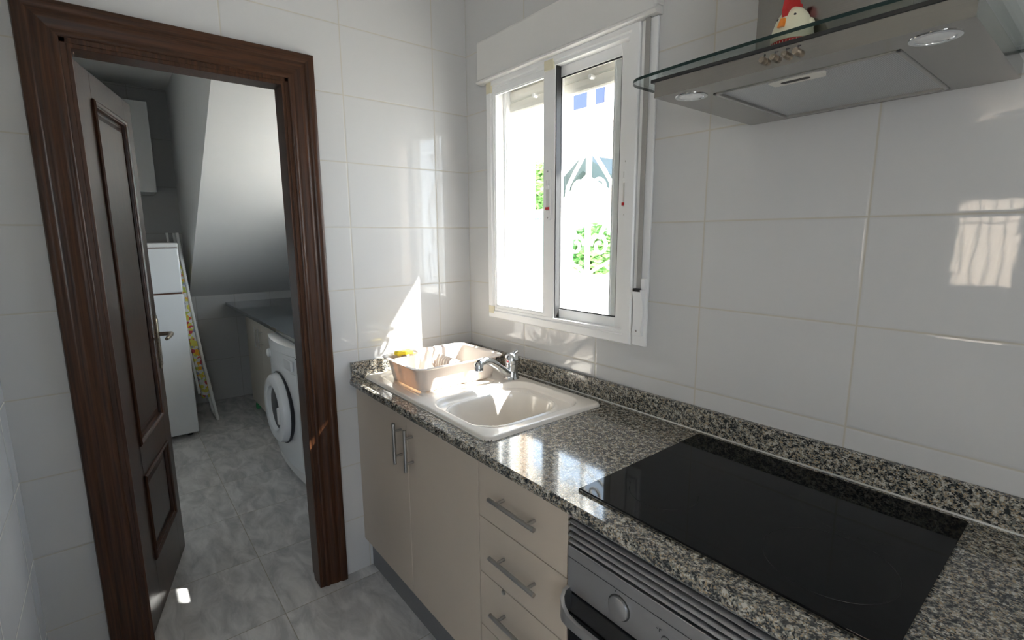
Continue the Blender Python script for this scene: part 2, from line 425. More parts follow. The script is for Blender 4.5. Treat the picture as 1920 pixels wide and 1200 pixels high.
# door casing: moulded profile swept round three sides, mitred
b = NB()
prof = [(0,0),(0,.012),(.004,.016),(.012,.017),(.018,.014),(.024,.0145),(.040,.019),(.050,.021),(.056,.018),(.060,.018),(.066,.024),(.082,.026),(.089,.023),(.092,.016),(.092,0)]
def casing(xs, sgn):
    st = []
    for Y, Z, sy, sz_ in ((DY0,0,-1,0),(DY0,DZ,-1,1),(DY1,DZ,1,1),(DY1,0,1,0)):
        st.append([Vector((xs + sgn*t, Y + sy*w, Z + sz_*w)) for w, t in prof])
    return st
for xs, sg in ((0.,1),(-.12,-1)):
    st = casing(xs, sg); sweep(b, None, st[0:2]); sweep(b, None, st[2:4])
cas = struct('trim_1', b, m_wood, smooth=True)
b = NB()
for xs, sg in ((0.,1),(-.12,-1)): sweep(b, None, casing(xs, sg)[1:3])
obj('head_casing', b, m_wood_h, cas, smooth=True)
b = NB()   # jamb lining with rebate
for y0, y1, ry in ((DY0,DY0+.014,DY0+.026),(DY1-.014,DY1,DY1-.026)):
    bx(b,-.122,y0,0,.012,y1,DZ,.001)
bx(b,-.122,DY0,DZ-.014,.012,DY1,DZ,.001)
bx(b,-.07,DY1-.024,0,.010,DY1-.013,DZ-.012,.002); bx(b,-.07,DY0+.013,0,.010,DY0+.024,DZ-.012,.002); bx(b,-.07,DY0+.02,DZ-.026,.010,DY1-.02,DZ-.013,.002)
jm = obj('jamb_lining', b, m_wood, cas)

# door leaf, swung into the laundry
ang = math.atan2(.267,-.964)
HX, HY = -.112, -1.366
door = sempty('door_1', (HX,HY,0), ang)
LW, LH, LT = .607, 2.004, .036
P1 = (.145,.70,.505,1.915); P2 = (.145,.235,.505,.575)
b = NB()
# stiles and rails, panels recessed
bx(b,0,0,.006, P1[0],LT,LH,.0015); bx(b,P1[2],0,.006,LW,LT,LH,.0015)
bx(b,P1[0],0,.006,P1[2],LT,P2[1]); bx(b,P1[0],0,P2[3],P1[2],LT,P1[1]); bx(b,P1[0],0,P1[3],P1[2],LT,LH)
leaf = obj('leaf_frame', b, m_wood_leaf, door, local=True)
for nm, (x0,z0,x1,z1) in (('panel',P1),('panel',P2)):
    b = NB(); bx(b,x0,.010,z0,x1,LT-.010,z1)
    t = .03
    # raised field with sloped shoulders
    for (s, yb, yt) in ((-1,.010,.003),(1,LT-.010,LT-.003)):
        rings = []
        for ins, y in ((t,yb),(t+.02,yt)):
            rings.append([b.verts.new(c) for c in ((x0+ins,y,z0+ins),(x1-ins,y,z0+ins),(x1-ins,y,z1-ins),(x0+ins,y,z1-ins))])
        for k in range(4): b.faces.new((rings[0][k],rings[0][(k+1)%4],rings[1][(k+1)%4],rings[1][k]))
        b.faces.new(rings[1])
    pn = obj(nm, b, m_wood_leaf, door, local=True)
    b = NB()
    mp = [(-.004,0),(-.004,-.006),(.002,-.010),(.008,-.008),(.012,-.002),(.016,-.001),(.018,.006),(.018,.010)]
    cs = ((x0,z0,1,1),(x1,z0,-1,1),(x1,z1,-1,-1),(x0,z1,1,-1),(x0,z0,1,1))
    sweep(b, None, [[Vector((cx+sx*w, t_, cz+sz2*w)) for w, t_ in mp] for cx,cz,sx,sz2 in cs])
    sweep(b, None, [[Vector((cx+sx*w, LT-t_, cz+sz2*w)) for w, t_ in mp] for cx,cz,sx,sz2 in cs])
    obj('panel_moulding', b, m_wood, door, smooth=True, local=True)
for side in (0, 1):
    s = -1 if side == 0 else 1; y = 0 if side == 0 else LT
    b = NB(); 
    prism(b, rrect(.560,.890,.594,1.130,.012), y, y+s*.005, 'y'); bx(b,.5645,y+s*.004,.905,.5895,y+s*.009,1.115,.004)
    hp = obj('handle_plate', b, m_bronze, door, local=True, smooth=True)
    b = NB(); tube(b, [(.577,y+s*.006,1.045),(.577,y+s*.045,1.045),(.570,y+s*.055,1.045),(.545,y+s*.060,1.045),(.50,y+s*.060,1.043),(.465,y+s*.058,1.040)],[.009,.009,.010,.009,.0085,.007])
    obj('door_handle', b, m_bronze, door, local=True, smooth=True)
b = NB(); bx(b,LW-.001,.006,.92,LW+.0015,LT-.006,1.10,.001); obj('lock_plate', b, m_bronze, door, local=True)
for z in (.25,1.0,1.8):
    b = NB(); tube(b, [(-.004,.004,z-.045),(-.004,.004,z+.045)], .007); obj('hinge', b, m_bronze, door, local=True, smooth=True)

# ------------------------------------------------------------------ window
win = sempty('window_1', (.565,0,1.6))
FX0, FX1, FZ0, FZ1 = .168, .962, 1.098, 2.115
b = NB()
fp = [(0,0),(0,-.012),(.004,-.016),(.030,-.016),(.034,-.010),(.044,-.010),(.044,.06)]
cs = ((FX0,FZ0,1,1),(FX1,FZ0,-1,1),(FX1,FZ1,-1,-1),(FX0,FZ1,1,-1),(FX0,FZ0,1,1))
sweep(b, None, [[Vector((cx+sx*w, t_, cz+s2*w)) for w, t_ in fp] for cx,cz,sx,s2 in cs])
wf = obj('window_frame', b, m_white_frame, win)
def sash(x0,x1,z0,z1,y0,y1, wl, wr, wb, wt, edge):
    b = NB()
    bx(b,x0,y0,z0,x0+wl,y1,z1,.0025); bx(b,x1-wr,y0,z0,x1,y1,z1,.0025)
    bx(b,x0+wl,y0+.001,z0,x1-wr,y1,z0+wb,.002); bx(b,x0+wl,y0+.001,z1-wt,x1-wr,y1,z1,.002)
    s = obj('sash', b, m_white_frame, win)
    ym = (y0+y1)/2
    b = NB(); bx(b,x0+wl-.004,ym-.003,z0+wb-.004,x1-wr+.004,ym+.003,z1-wt+.004); obj('glass_pane', b, m_glass, s)
    b = NB(); g = .004; X0,X1,Z0,Z1 = x0+wl,x1-wr,z0+wb,z1-wt
    for q in ((X0,Z0,X0+g,Z1),(X1-g,Z0,X1,Z1),(X0,Z0,X1,Z0+g),(X0,Z1-g,X1,Z1)):
        bx(b,q[0],y0+.004,q[1],q[2],ym-.003,q[3])
    obj('gasket', b, edge, s)
    return s
sl = sash(.206,.586,1.118,2.096,-.008,.016,.010,.062,.036,.048, m_white_frame)
sr = sash(.548,.926,1.118,2.096,.020,.044,.034,.058,.058,.060, m_gasket_gap)
# dark strip painting in the shadow gap along the edge of the left leaf
b = NB(); bx(b,.586,-.004,1.12,.590,.018,2.09); obj('shadow_gap_strip', b, m_gasket_gap, sl)
def latch(x,y,par):
    b = NB(); prism(b, rrect(x-.015,1.520,x+.015,1.712,.008), y-.006, y, 'y'); l = obj('latch', b, m_white_frame, par, smooth=True)
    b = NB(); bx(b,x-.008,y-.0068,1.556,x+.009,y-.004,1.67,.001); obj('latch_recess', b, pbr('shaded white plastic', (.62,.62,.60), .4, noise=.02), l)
    b = NB(); bx(b,x-.009,y-.012,1.635,x+.009,y-.004,1.650,.002); bx(b,x-.004,y-.009,1.65,x+.006,y-.004,1.672,.002); obj('slider', b, m_white_frame, l)
    b = NB(); bx(b,x-.010,y-.010,1.560,x+.009,y-.004,1.570,.001); r = obj('red_marker', b, m_red, l); r['label'] = 'red marker of the latch'
    for z in (1.702,1.530):
        b = NB(); lathe(b, [(0,-.0015),(.003,-.001),(.0035,.0)], (x,y-.006,z), 'y', 12); obj('screw', b, m_steel_h, l)
latch(.555,-.008,sl); latch(.900,.020,sr)
for (x0,z0,x1,z1) in ((.172,2.055,.206,2.10),(.172,1.118,.208,1.152),(.535,2.06,.584,2.094)):
    b = NB(); bx(b,x0,-.0175,z0,x1,-.007,z1,.002); c = obj('corner_cap', b, m_yellowed, win); c['label'] = 'yellowed plastic corner piece'
# drip sill outside
b = NB(); bx(b,WX0+.002,.052,WZ0+.0005,WX1-.002,.27,WZ0+.016,.003); struct('trim_2', b, m_stuc_w)

# roller shutter
sh = thing('roller_shutter', 'white roller shutter with long box above the kitchen window and strap beside it', 'shutter', (.565,0,2.11))
b = NB()
bp = [(0,2.101),(-.030,2.101),(-.036,2.104),(-.038,2.110),(-.033,2.114),(-.030,2.118),(-.030,2.262),(-.026,2.270),(-.016,2.274),(0,2.274)]
prism(b, bp, .128, 1.030, 'x'); obj('shutter_box', b, m_box, sh)
b = NB(); bx(b,1.018,-.034,2.122,1.034,-.002,2.268,.003); obj('end_cap', b, m_box, sh)
b = NB()
for k in range(5):
    z = 1.980 + .045*k
    prism(b, [(.076,z),(.072,z+.006),(.070,z+.020),(.072,z+.040),(.076,z+.0445),(.084,z+.0445),(.084,z)], .215, .806, 'x')
sc_ = obj('slat_curtain', b, m_slat, sh)
for x in (.40,.70):
    b = NB(); tube(b, [(x,.072,2.017),(x,.050,2.017)], .008); obj('stopper', b, m_white_frame, sc_, smooth=True)
for x0,x1,yd in ((.187,.226,.092),(.812,.858,.064)):
    b = NB(); bx(b,x0,.050,WZ0+.017,x1,yd,2.098,.002)
    bx(b,x0+.004,.046,WZ0+.017,x0+.010,.052,2.098); bx(b,x1-.010,.046,WZ0+.017,x1-.004,.052,2.098)
    obj('guide_rail', b, m_white_frame, sh)
b = NB(); bx(b,.966,-.010,1.100,1.022,-.0005,2.10,.002); obj('strap_channel', b, m_white_frame, sh)
b = NB(); bx(b,.984,-.0185,1.29,1.002,-.0165,2.11); obj('strap', b, m_strap, sh)
b = NB()
wp = [(-.010,1.135),(-.022,1.137),(-.026,1.150),(-.020,1.18),(-.018,1.215),(-.022,1.245),(-.030,1.275),(-.032,1.288),(-.010,1.290)]
prism(b, wp, .977,1.012,'x'); wd = obj('strap_winder', b, m_white_frame, sh)
b = NB(); bx(b,.981,-.033,1.282,1.008,-.014,1.292); obj('winder_slot', b, m_black, wd)
b = NB(); bx(b,1.004,-.024,1.288,1.020,-.008,1.325,.003); obj('strap_guide', b, m_white_frame, wd)
b = NB(); lathe(b, [(0,-.0015),(.003,-.001),(.0035,.0)], (.994,-.0265,1.152), 'y', 12); obj('screw', b, m_steel_h, wd)

# window grille outside (white scrolled iron)
gr = thing('window_grille', 'white wrought iron window grille with scrolls outside the kitchen window', 'grille', (.565,.19,1.12))
def scroll(b, cx, cz, s, mir, turns=1.25, y=.19, r=.007):
    pts = []
    for k in range(30):
        t = k/29; a = t*turns*2*PI; rad = s*(1-.72*t)
        pts.append((cx + mir*(rad*math.cos(a)-s*.0), y, cz + rad*math.sin(a)))
    tube(b, pts, r, 8)
b = NB()
b.free()
for z in (1.16,2.06):
    b = NB(); bx(b,WX0-.01,.183,z-.006,WX1+.01,.197,z+.006); obj('cross_rail', b, m_whitemetal, gr)
for x in (.20,.345,.577,.80,.935):
    b = NB(); tube(b, [(x,.19,1.13),(x,.19,2.10)], .0085 if x != .577 else .012, 10); obj('bar', b, m_whitemetal, gr, smooth=True)
for mir in (-1,1):
    cx = .577 + mir*.055
    b = NB(); scroll(b, cx, 1.645, .042, -mir, 1.3)
    tube(b, [(.577,.19,1.80),(.577+mir*.03,.19,1.775),(.577+mir*.075,.19,1.72),(.577+mir*.115,.19,1.665),(.577+mir*.125,.19,1.60),(.577+mir*.10,.19,1.52),(.577+mir*.06,.19,1.45)], .008, 8)
    scroll(b, cx+mir*.01, 1.42, .045, -mir, 1.3)
    tube(b, [(.577,.19,1.30),(.577+mir*.05,.19,1.33),(.577+mir*.12,.19,1.36),(.577+mir*.16,.19,1.30),(.577+mir*.10,.19,1.23),(.577,.19,1.20)], .007, 8)
    scroll(b, .577+mir*.05, 1.90, .035, mir, 1.2)
    obj('scroll', b, m_whitemetal, gr, smooth=True)

# ------------------------------------------------------------------ kitchen run
# worktop, split in two slabs at x = 1.245 as the seam shows, with hob and sink cut-outs left as solid (fittings sit in shallow recesses)
SX0,SX1,SY0,SY1 = .018,.893,-.560,-.062
def worktop_piece(b, x0, x1, hole=None):
    prof = [(-.0005,CZ-.030),(CF+.006,CZ-.030),(CF+.001,CZ-.026),(CF-.001,CZ-.015),(CF+.001,CZ-.004),(CF+.006,CZ),(-.0005,CZ)]
    if hole is None:
        prism(b, prof, x0, x1, 'x')
    else:
        hx0,hx1,hy0,hy1 = hole
        prism(b, prof, x0, hx0, 'x'); prism(b, prof, hx1, x1, 'x')
        front = [(hy0,CZ-.030)] + prof[1:6] + [(hy0,CZ)]
        prism(b, front, hx0, hx1, 'x'); bx(b, hx0,hy1,CZ-.030,hx1,-.0005,CZ)
wt = thing('worktop', 'speckled grey granite kitchen worktop with upstand against the tiled walls', 'worktop', (.9,-.3,CZ))
b = NB(); worktop_piece(b, .001, 1.2445, (SX0+.02,SX1-.02,SY0+.02,SY1-.02)); obj('slab', b, m_gran, wt)
b = NB(); worktop_piece(b, 1.2452, 2.60, (1.27,1.82,-.54,-.07)); obj('slab', b, m_gran, wt)
b = NB()
bx(b,.001,-.0185,CZ,2.60,-.001,.948,.0015); bx(b,.001,CF+.004,CZ,.019,-.019,.948,.0015)
obj('upstand', b, m_gran, wt)
b = NB(); bx(b,.02,-.0225,CZ,2.60,-.018,CZ+.003); obj('silicone_joint', b, m_silic, wt)

# sink: one height-field moulding with drainer and stepped bowl
sk = thing('kitchen_sink', 'cream composite sink with drainer and rounded bowl set in the worktop', 'sink', (.455,-.31,CZ))
def sd_rbox(x, y, x0, y0, x1, y1, r):
    cx, cy = (x0+x1)/2, (y0+y1)/2; hx, hy = (x1-x0)/2-r, (y1-y0)/2-r
    qx, qy = abs(x-cx)-hx, abs(y-cy)-hy
    return math.hypot(max(qx,0), max(qy,0)) + min(max(qx,qy),0) - r
def sm(a, b_, x):
    t = max(0,min(1,(x-a)/(b_-a))); return t*t*(3-2*t)
def sink_h(x, y):
    d = -sd_rbox(x,y,SX0,SY0,SX1,SY1,.028)
    h = CZ + .012*math.sqrt(max(0,min(1,d/.010))*(2-max(0,min(1,d/.010)))) if d > 0 else CZ
    # drainer field
    dd = -sd_rbox(x,y,.062,-.520,.455,-.185,.03)
    if dd > 0:
        h -= .005*sm(0,.012,dd)
        h += .0028*sm(.02,.04,dd)*(.5+.5*math.cos((y+.35)*2*PI/.034))*sm(.02,.06,dd)
    # tap ledge groove
    # outer step of the bowl
    do = -sd_rbox(x,y,.490,-.530,.855,-.100,.085)
    if do > 0: h -= .020*sm(0,.016,do)
    # deep bowl, a rounded D with a notch at the back right
    r1 = -sd_rbox(x,y,.535,-.512,.808,-.155,.105)
    notch = math.hypot((x-.845),(y+.13))-.085
    di = min(r1, notch)
    if di > 0:
        h -= .140*sm(0,.026,di) + .012*sm(.03,.14,di)
    elif di > -.010 and do > .014:
        h += .005*sm(-.012,-.003,di)
    return h
b = NB(); NX, NY = 250, 145; vs = []
for j in range(NY+1):
    row = []
    for i in range(NX+1):
        x = SX0 + (SX1-SX0)*i/NX; y = SY0 + (SY1-SY0)*j/NY
        # pull the grid corners onto the rounded outline
        row.append(b.verts.new((x,y,sink_h(x,y))))
    vs.append(row)
for j in range(NY):
    for i in range(NX):
        cx = SX0 + (SX1-SX0)*(i+.5)/NX; cy = SY0 + (SY1-SY0)*(j+.5)/NY
        if sd_rbox(cx,cy,SX0,SY0,SX1,SY1,.028) < .0005:
            b.faces.new((vs[j][i],vs[j][i+1],vs[j+1][i+1],vs[j+1][i]))
bmesh.ops.delete(b, geom=[v for v in b.verts if not v.link_faces], context='VERTS')
so = obj('basin', b, m_ceram, sk, smooth=True, auto=80)
b = NB(); lathe(b, [(0,.004),(.012,.004),(.016,.001),(.036,.002),(.040,0)], (.665,-.33,CZ-.155), 'z', 32); obj('drain', b, m_chrome, sk, smooth=True)
b = NB(); bx(b,SX0+.03,SY0-.002,CZ-.0005,SX1-.03,SY0+.002,CZ+.003); bx(b,SX0-.002,SY0+.03,CZ-.0005,SX0+.002,SY1-.03,CZ+.003); obj('sealant', b, m_silic, sk)

# mixer tap
tp = thing('mixer_tap', 'chrome single lever mixer tap at the back of the sink', 'tap', (.463,-.122,CZ+.012))
TX, TY, TZ = .463,-.122,CZ+.011
b = NB(); lathe(b, [(.031,0),(.032,.004),(.029,.009),(.026,.014),(.0255,.06),(.0265,.064)], (TX,TY,TZ), 'z', 32); obj('body', b, m_chrome, tp, smooth=True)
b = NB(); lathe(b, [(.0265,.066),(.0275,.070),(.0275,.086),(.025,.098),(.016,.106),(0,.109)], (TX,TY,TZ), 'z', 32)
obj('cap', b, m_chrome, tp, smooth=True)
b = NB(); tube(b, [(TX,TY+.004,TZ+.098),(TX+.008,TY+.014,TZ+.110),(TX+.012,TY+.022,TZ+.116)], [.009,.007,.008], 12); obj('lever', b, m_chrome, tp, smooth=True)
b = NB(); lathe(b, [(0,-.0225),(.005,-.0228),(.005,-.02)], (TX+.008,TY-.005,TZ+.078), 'y', 12); r_ = obj('temperature_dot', b, m_red, tp); r_['label'] = 'small red dot'
b = NB(); tube(b, [(TX,TY-.01,TZ+.020),(TX+.012,TY-.045,TZ+.040),(TX+.030,TY-.100,TZ+.080),(TX+.042,TY-.140,TZ+.104),(TX+.050,TY-.165,TZ+.112),(TX+.060,TY-.200,TZ+.108)], [.018,.017,.0155,.0145,.0145,.0145], 16)
spt = obj('spout', b, m_chrome, tp, smooth=True)
b = NB(); lathe(b, [(.0145,-.022),(.0165,-.020),(.0165,.004),(.012,.011),(0,.013)], (TX+.060,TY-.203,TZ+.104), 'z', 24); obj('nozzle', b, m_chrome, spt, smooth=True)

# dish rack
RX0,RX1,RY0,RY1,RZ = .098,.424,-.525,-.118, .985
BZ = CZ+.011
rk = thing('dish_rack', 'beige plastic dish drying rack standing on the sink drainer', 'dish rack', (.25,-.32,BZ))
def rack_shell():
    b = NB(); st = []
    lev = [(0,.0,.030),(.020,.004,.0),(.055,.060,.0),(.016,.090,.0)]
    def ring(ins, z, r, wave=0):
        pts = rrect(RX0+ins,RY0+ins,RX1-ins,RY1-ins,r,8); out = []
        for x, y in pts:
            zz = z
            if wave: zz += wave*(.5-.5*math.cos((y-RY0)/(RY1-RY0)*4*PI))*(.0) + wave*sm(RX1-.08,RX1,x)*(-.9*sm(-.35,-.20,y)) 
            out.append(Vector((x,y,zz)))
        return out
    H = RZ - BZ
    rings = [ring(.038,BZ+.004,.03), ring(.034,BZ+.001,.03), ring(.018,BZ+H*.9,.035), ring(.001,BZ+H*.93,.045), ring(-.002,BZ+H*.98,.047), ring(.004,BZ+H,.044),
             ring(.014,BZ+H*.985,.038), ring(.020,BZ+H*.9,.034), ring(.036,BZ+.006,.028)]
    sweep(b, None, rings, closed=True)
    vv = [b.verts.new(p) for p in ring(.036,BZ+.0062,.028)]; b.faces.new(vv)
    return b
obj('tray', rack_shell(), m_rack, rk, smooth=True, auto=50)
# cutlery compartments in the left end, then a wavy divider and the row of thin plate slots
for q in ((RX0+.082,RY0+.030,RX0+.085,-.385),(RX0+.030,-.440,RX0+.083,-.437),(RX0+.030,-.388,RX0+.083,-.385)):
    b = NB(); bx(b,q[0],q[1],BZ+.006,q[2],q[3],RZ-.003,.001); obj('cutlery_divider', b, m_rack, rk)
b = NB()
wv = [(RX0+.085,BZ+.006),(RX0+.085,RZ-.020),(RX0+.092,RZ+.004),(RX0+.104,RZ+.012),(RX0+.116,RZ+.006),(RX0+.124,RZ-.020),(RX0+.132,RZ-.045),(RX0+.15,RZ-.058),(RX0+.24,RZ-.066),(RX1-.036,RZ-.066),(RX1-.036,BZ+.006)]
prism(b, wv, -.352, -.348, 'y'); obj('wavy_divider', b, m_rack, rk)
for k in range(10):
    x = RX0+.120+.0185*k
    b = NB()
    pr_ = [(-.345,BZ+.006),(-.345,BZ+.040),(-.335,BZ+.078),(-.322,BZ+.092),(-.308,BZ+.090),(-.300,BZ+.074),(-.294,BZ+.050),(-.280,BZ+.034),(-.255,BZ+.026),(-.235,BZ+.026),(-.225,BZ+.018),(-.225,BZ+.006)]
    prism(b, pr_, x, x+.0035, 'x'); obj('plate_prong', b, m_rack, rk)
for (x,y) in ((RX0+.05,RY0+.05),(RX1-.05,RY0+.05),(RX0+.05,RY1-.05),(RX1-.05,RY1-.05)):
    b = NB(); lathe(b, [(.010,-.006),(.012,.004)], (x,y,BZ+.002), 'z', 16); obj('foot', b, m_rack, rk)
# sponge in the corner
b = NB(); bx(b,RX0+.024,RY0+.055,RZ-.004,RX0+.062,RY0+.125,RZ+.012,.004); 
tag(obj('sponge', b, m_sponge), 'small yellow sponge on the left corner of the dish rack', 'sponge')

# cupboards
DF = -.592   # front plane of doors
def bar_handle(par, p0, p1, y, r=.006):
    b = NB(); p0, p1 = Vector(p0), Vector(p1)
    tube(b, [p0,p1], r, 14)
    d = (p1-p0).normalized()
    for q in (p0 + d*.030, p1 - d*.030):
        tube(b, [q, Vector((q.x, y, q.z))], r*.75, 12)
    return obj('handle', b, m_steel_h, par, smooth=True)
c1 = thing('base_cabinet', 'greige base cabinet with two doors under the sink', 'cabinet', (.46,-.3,0))
b = NB(); 
for q in ((.003,-.572,.14,.019,-.02,CZ-.031),(.872,-.572,.14,.888,-.02,CZ-.031),(.003,-.572,.14,.888,-.02,.156),(.003,-.03,.14,.888,-.02,CZ-.031),(.003,-.572,.80,.888,-.56,CZ-.031)): bx(b,*q)
obj('carcass', b, m_carc, c1)
for x0,x1,hx in ((.003,.4525,.412),(.4555,.8885,.496)):
    b = NB(); bx(b,x0,DF,.146,x1,DF+.018,CZ-.040,.0012); d_ = obj('door', b, m_lam, c1)
    bar_handle(d_, (hx,DF-.030,.655), (hx,DF-.030,.808), DF)
c2 = thing('drawer_cabinet', 'greige cabinet with four drawers between the sink cupboard and oven', 'cabinet', (1.07,-.3,0))
b = NB(); bx(b,.8915,-.570,.14,1.2475,-.03,CZ-.035); obj('carcass', b, m_carc, c2)
zs = [CZ-.040,.668,.492,.316,.146]
for k in range(4):
    b = NB(); bx(b,.8925,DF,zs[k+1]+.0015,1.2465,DF+.018,zs[k]-.0015,.0012); d_ = obj('drawer', b, m_lam, c2)
    zc = zs[k]-.075 if k == 0 else zs[k]-.080
    bar_handle(d_, (.978,DF-.030,zc), (1.163,DF-.030,zc), DF)
    if k == 2:
        b = NB(); lathe(b, [(0,-.006),(.006,-.005),(.007,0)], (1.005,DF,zs[k]-.006), 'y', 14); obj('bumper', b, m_steel_h, d_)
b = NB(); bx(b,.003,-.560,0,2.55,-.545,.140,.001); tag(obj('plinth', b, m_plinth), 'grey plinth running along the floor under the kitchen cabinets', 'plinth')
c3 = thing('base_cabinet', 'greige side cupboard to the right of the oven', 'cabinet', (2.2,-.3,0))
b = NB(); bx(b,1.853,-.570,.14,2.55,-.03,CZ-.035); obj('carcass', b, m_carc, c3)
b = NB(); bx(b,1.855,DF,.146,2.55,DF+.018,CZ-.040,.001); obj('door', b, m_lam, c3)

# oven
ov = thing('built_in_oven', 'steel built-in oven with vent slats and round knob beneath the hob', 'oven', (1.55,-.3,.14))
OX0, OX1, OY = 1.2515, 1.8495, -.596
b = NB(); bx(b,OX0,-.560,.142,OX1,-.04,CZ-.075); obj('body', b, m_carc, ov)
for k in range(5):
    z = .838 - k*.0162
    b = NB(); prism(b, [(-.562,z-.001),(-.580,z+.003),(-.592,z+.001),(-.5955,z-.003),(-.592,z-.007),(-.580,z-.007),(-.562,z-.005)], OX0+.001, OX1, 'x')
    obj('vent_slat', b, m_alu, ov, smooth=True)
b = NB(); bx(b,OX0+.001,OY,.650,OX1,-.562,.762,.0015); pn = obj('control_panel', b, m_alu, ov)
b = NB(); bx(b,OX0+.001,OY-.0006,.7325,OX1,OY+.002,.7338); obj('panel_seam', b, m_ink, pn)
for xk, rk_ in ((1.402,.0245),(1.70,.0245)):
    b = NB(); lathe(b, [(0,-.008),(rk_-.003,-.0075),(rk_,-.006),(rk_+.0005,0)], (xk,OY,.694), 'y', 40); kn = obj('knob', b, m_alu, ov, smooth=True)
    b = NB(); lathe(b, [(rk_+.0035,-.001),(rk_+.0035,.002)], (xk,OY,.694), 'y', 40); obj('knob_ring', b, m_ink, kn)
for xk in (1.515,1.600,1.625):
    b = NB(); lathe(b, [(0,-.004),(.0078,-.0035),(.0088,0)], (xk,OY,.694), 'y', 24); kn = obj('button', b, m_alu, ov, smooth=True)
    b = NB(); lathe(b, [(.0100,-.0008),(.0100,.001)], (xk,OY,.694), 'y', 24); obj('button_ring', b, m_ink, kn)
b = NB(); bx(b,1.536,OY-.001,.680,1.585,OY+.002,.704,.001); obj('display', b, m_black, pn)
b = NB()  # lamp symbol and dots
for x,z,w,h in ((1.392,.727,.002,.003),(1.402,.7225,.0015,.0015),(1.500,.708,.0015,.006),(1.503,.711,.003,.0012),(1.4945,.709,.003,.0012),(1.380,.706,.0012,.0012),(1.424,.706,.0012,.0012)):
    b = NB(); bx(b,x-w/2,OY-.0006,z-h/2,x+w/2,OY+.001,z+h/2); obj('printed_mark', b, m_ink, pn)
b = NB(); bx(b,OX0+.003,OY+.004,.165,OX1-.003,-.562,.640,.003); dr = obj('door', b, m_black, ov)
b = NB()
hp_ = [(OX0+.006,OY+.004,.660,.604),(OX0+.007,OY-.016,.658,.602),(OX0+.012,OY-.028,.650,.600),(OX0+.022,OY-.035,.638,.598),(OX0+.040,OY-.038,.626,.598),(OX0+.070,OY-.0385,.621,.598)]
hp_ = hp_ + [(OX0+OX1-x,y,zt,zb) for x,y,zt,zb in reversed(hp_)]
rings = []
for k,(x,y,zt,zb) in enumerate(hp_):
    q0, q1 = hp_[max(k-1,0)], hp_[min(k+1,len(hp_)-1)]
    tv = Vector((q1[0]-q0[0], q1[1]-q0[1], 0)).normalized(); nv = Vector((-tv.y, tv.x, 0))*.0045
    rings.append([Vector((x,y,zt))+nv, Vector((x,y,zt+.001)), Vector((x,y,zt))-nv, Vector((x,y,zb))-nv, Vector((x,y,zb-.001)), Vector((x,y,zb))+nv])
rr_ = sweep(b, None, rings, closed=True); b.faces.new(rr_[0]); b.faces.new(rr_[-1])
obj('handle', b, m_alu, dr, smooth=True)
b = NB(); bx(b,OX0+.003,OY+.001,.165,OX1-.003,OY+.005,.590,.002); obj('door_glass', b, m_hob, dr)

# hob
HCX, HCY = 1.546,-.3025
hb = thing('ceramic_hob', 'black glass ceramic hob set into the granite worktop', 'hob', (HCX,HCY,CZ+.003))
b = NB(); t_ = bmesh.new()
prism(b, [(x-HCX,y-HCY) for x,y in rrect(1.248,-.556,1.845,-.048,.006,3)], 0, .004, 'z', .0012)
obj('glass_plate', b, m_hob, hb, local=True)
b = NB(); bx(b,1.2465,-.5585,CZ+.0005,1.8465,-.5555,CZ+.0045); bx(b,1.2465,-.5575,CZ+.0005,1.249,-.53,CZ+.0078,.0008)
obj('edge_trim', b, m_steel, hb)
b = NB(); bx(b,1.28,-.53,CZ-.028,1.81,-.08,CZ+.003); obj('burner_box', b, m_carc, hb)

# ------------------------------------------------------------------ extractor hood
HX0, HX1, HY0, HZ0 = 1.316, 1.815, -.424, 1.743
hd = thing('extractor_hood', 'stainless steel extractor hood with tinted glass plate above the hob', 'extractor hood', (1.565,-.2,HZ0))
b = NB()
FXa,FXb,FYa,FYb = 1.408,1.718,-.355,-.020
bx(b,HX0,HY0,HZ0,FXa,-.001,HZ0+.030); bx(b,FXb,HY0,HZ0,HX1,-.001,HZ0+.030)
bx(b,FXa,HY0,HZ0,FXb,FYa,HZ0+.030); bx(b,FXa,FYb,HZ0,FXb,-.001,HZ0+.030); bx(b,FXa,FYa,HZ0+.018,FXb,FYb,HZ0+.030)
bx(b,HX0+.006,HY0+.014,HZ0+.030,HX1-.006,-.001,HZ0+.042)
obj('body', b, m_steel, hd)
b = NB(); bx(b,HX0-.010,HY0-.001,HZ0+.0305,HX1+.010,HY0+.012,HZ0+.0375,.001); obj('front_gasket', b, m_gasket_gap, hd)
# glass plate with bowed front and rounded corners
GZ = HZ0+.0445; GX0, GX1 = 1.236, 1.894
def gl_front():
    pts = [(GX1,-.003),(GX0,-.003)]
    R = .05
    yf = -.426
    for k in range(9):
        a = PI + (PI/2)*k/8; pts.append((GX0+R+R*math.cos(a), yf+R+ .0 + R*math.sin(a)))
    n = 26
    for k in range(1,n):
        t = k/n; x = GX0+R + (GX1-GX0-2*R)*t; pts.append((x, yf - .010*(1-(2*t-1)**2)))
    for k in range(9):
        a = 1.5*PI + (PI/2)*k/8; pts.append((GX1-R+R*math.cos(a), yf+R+R*math.sin(a)))
    return pts
gp = gl_front()
b = NB(); n = len(gp)
lo = [b.verts.new((x,y,GZ)) for x,y in gp]; hi = [b.verts.new((x,y,GZ+.006)) for x,y in gp]
b.faces.new(list(reversed(lo))); b.faces.new(hi)
gpl = obj('glass_plate', b, m_hoodglass, hd)
b = NB()
lo = [b.verts.new((x,y,GZ)) for x,y in gp]; hi = [b.verts.new((x,y,GZ+.006)) for x,y in gp]
for k in range(n): b.faces.new((lo[k],lo[(k+1)%n],hi[(k+1)%n],hi[k]))
e_ = obj('glass_edge', b, m_glassedge, gpl); e_['label'] = 'dark green polished edge'
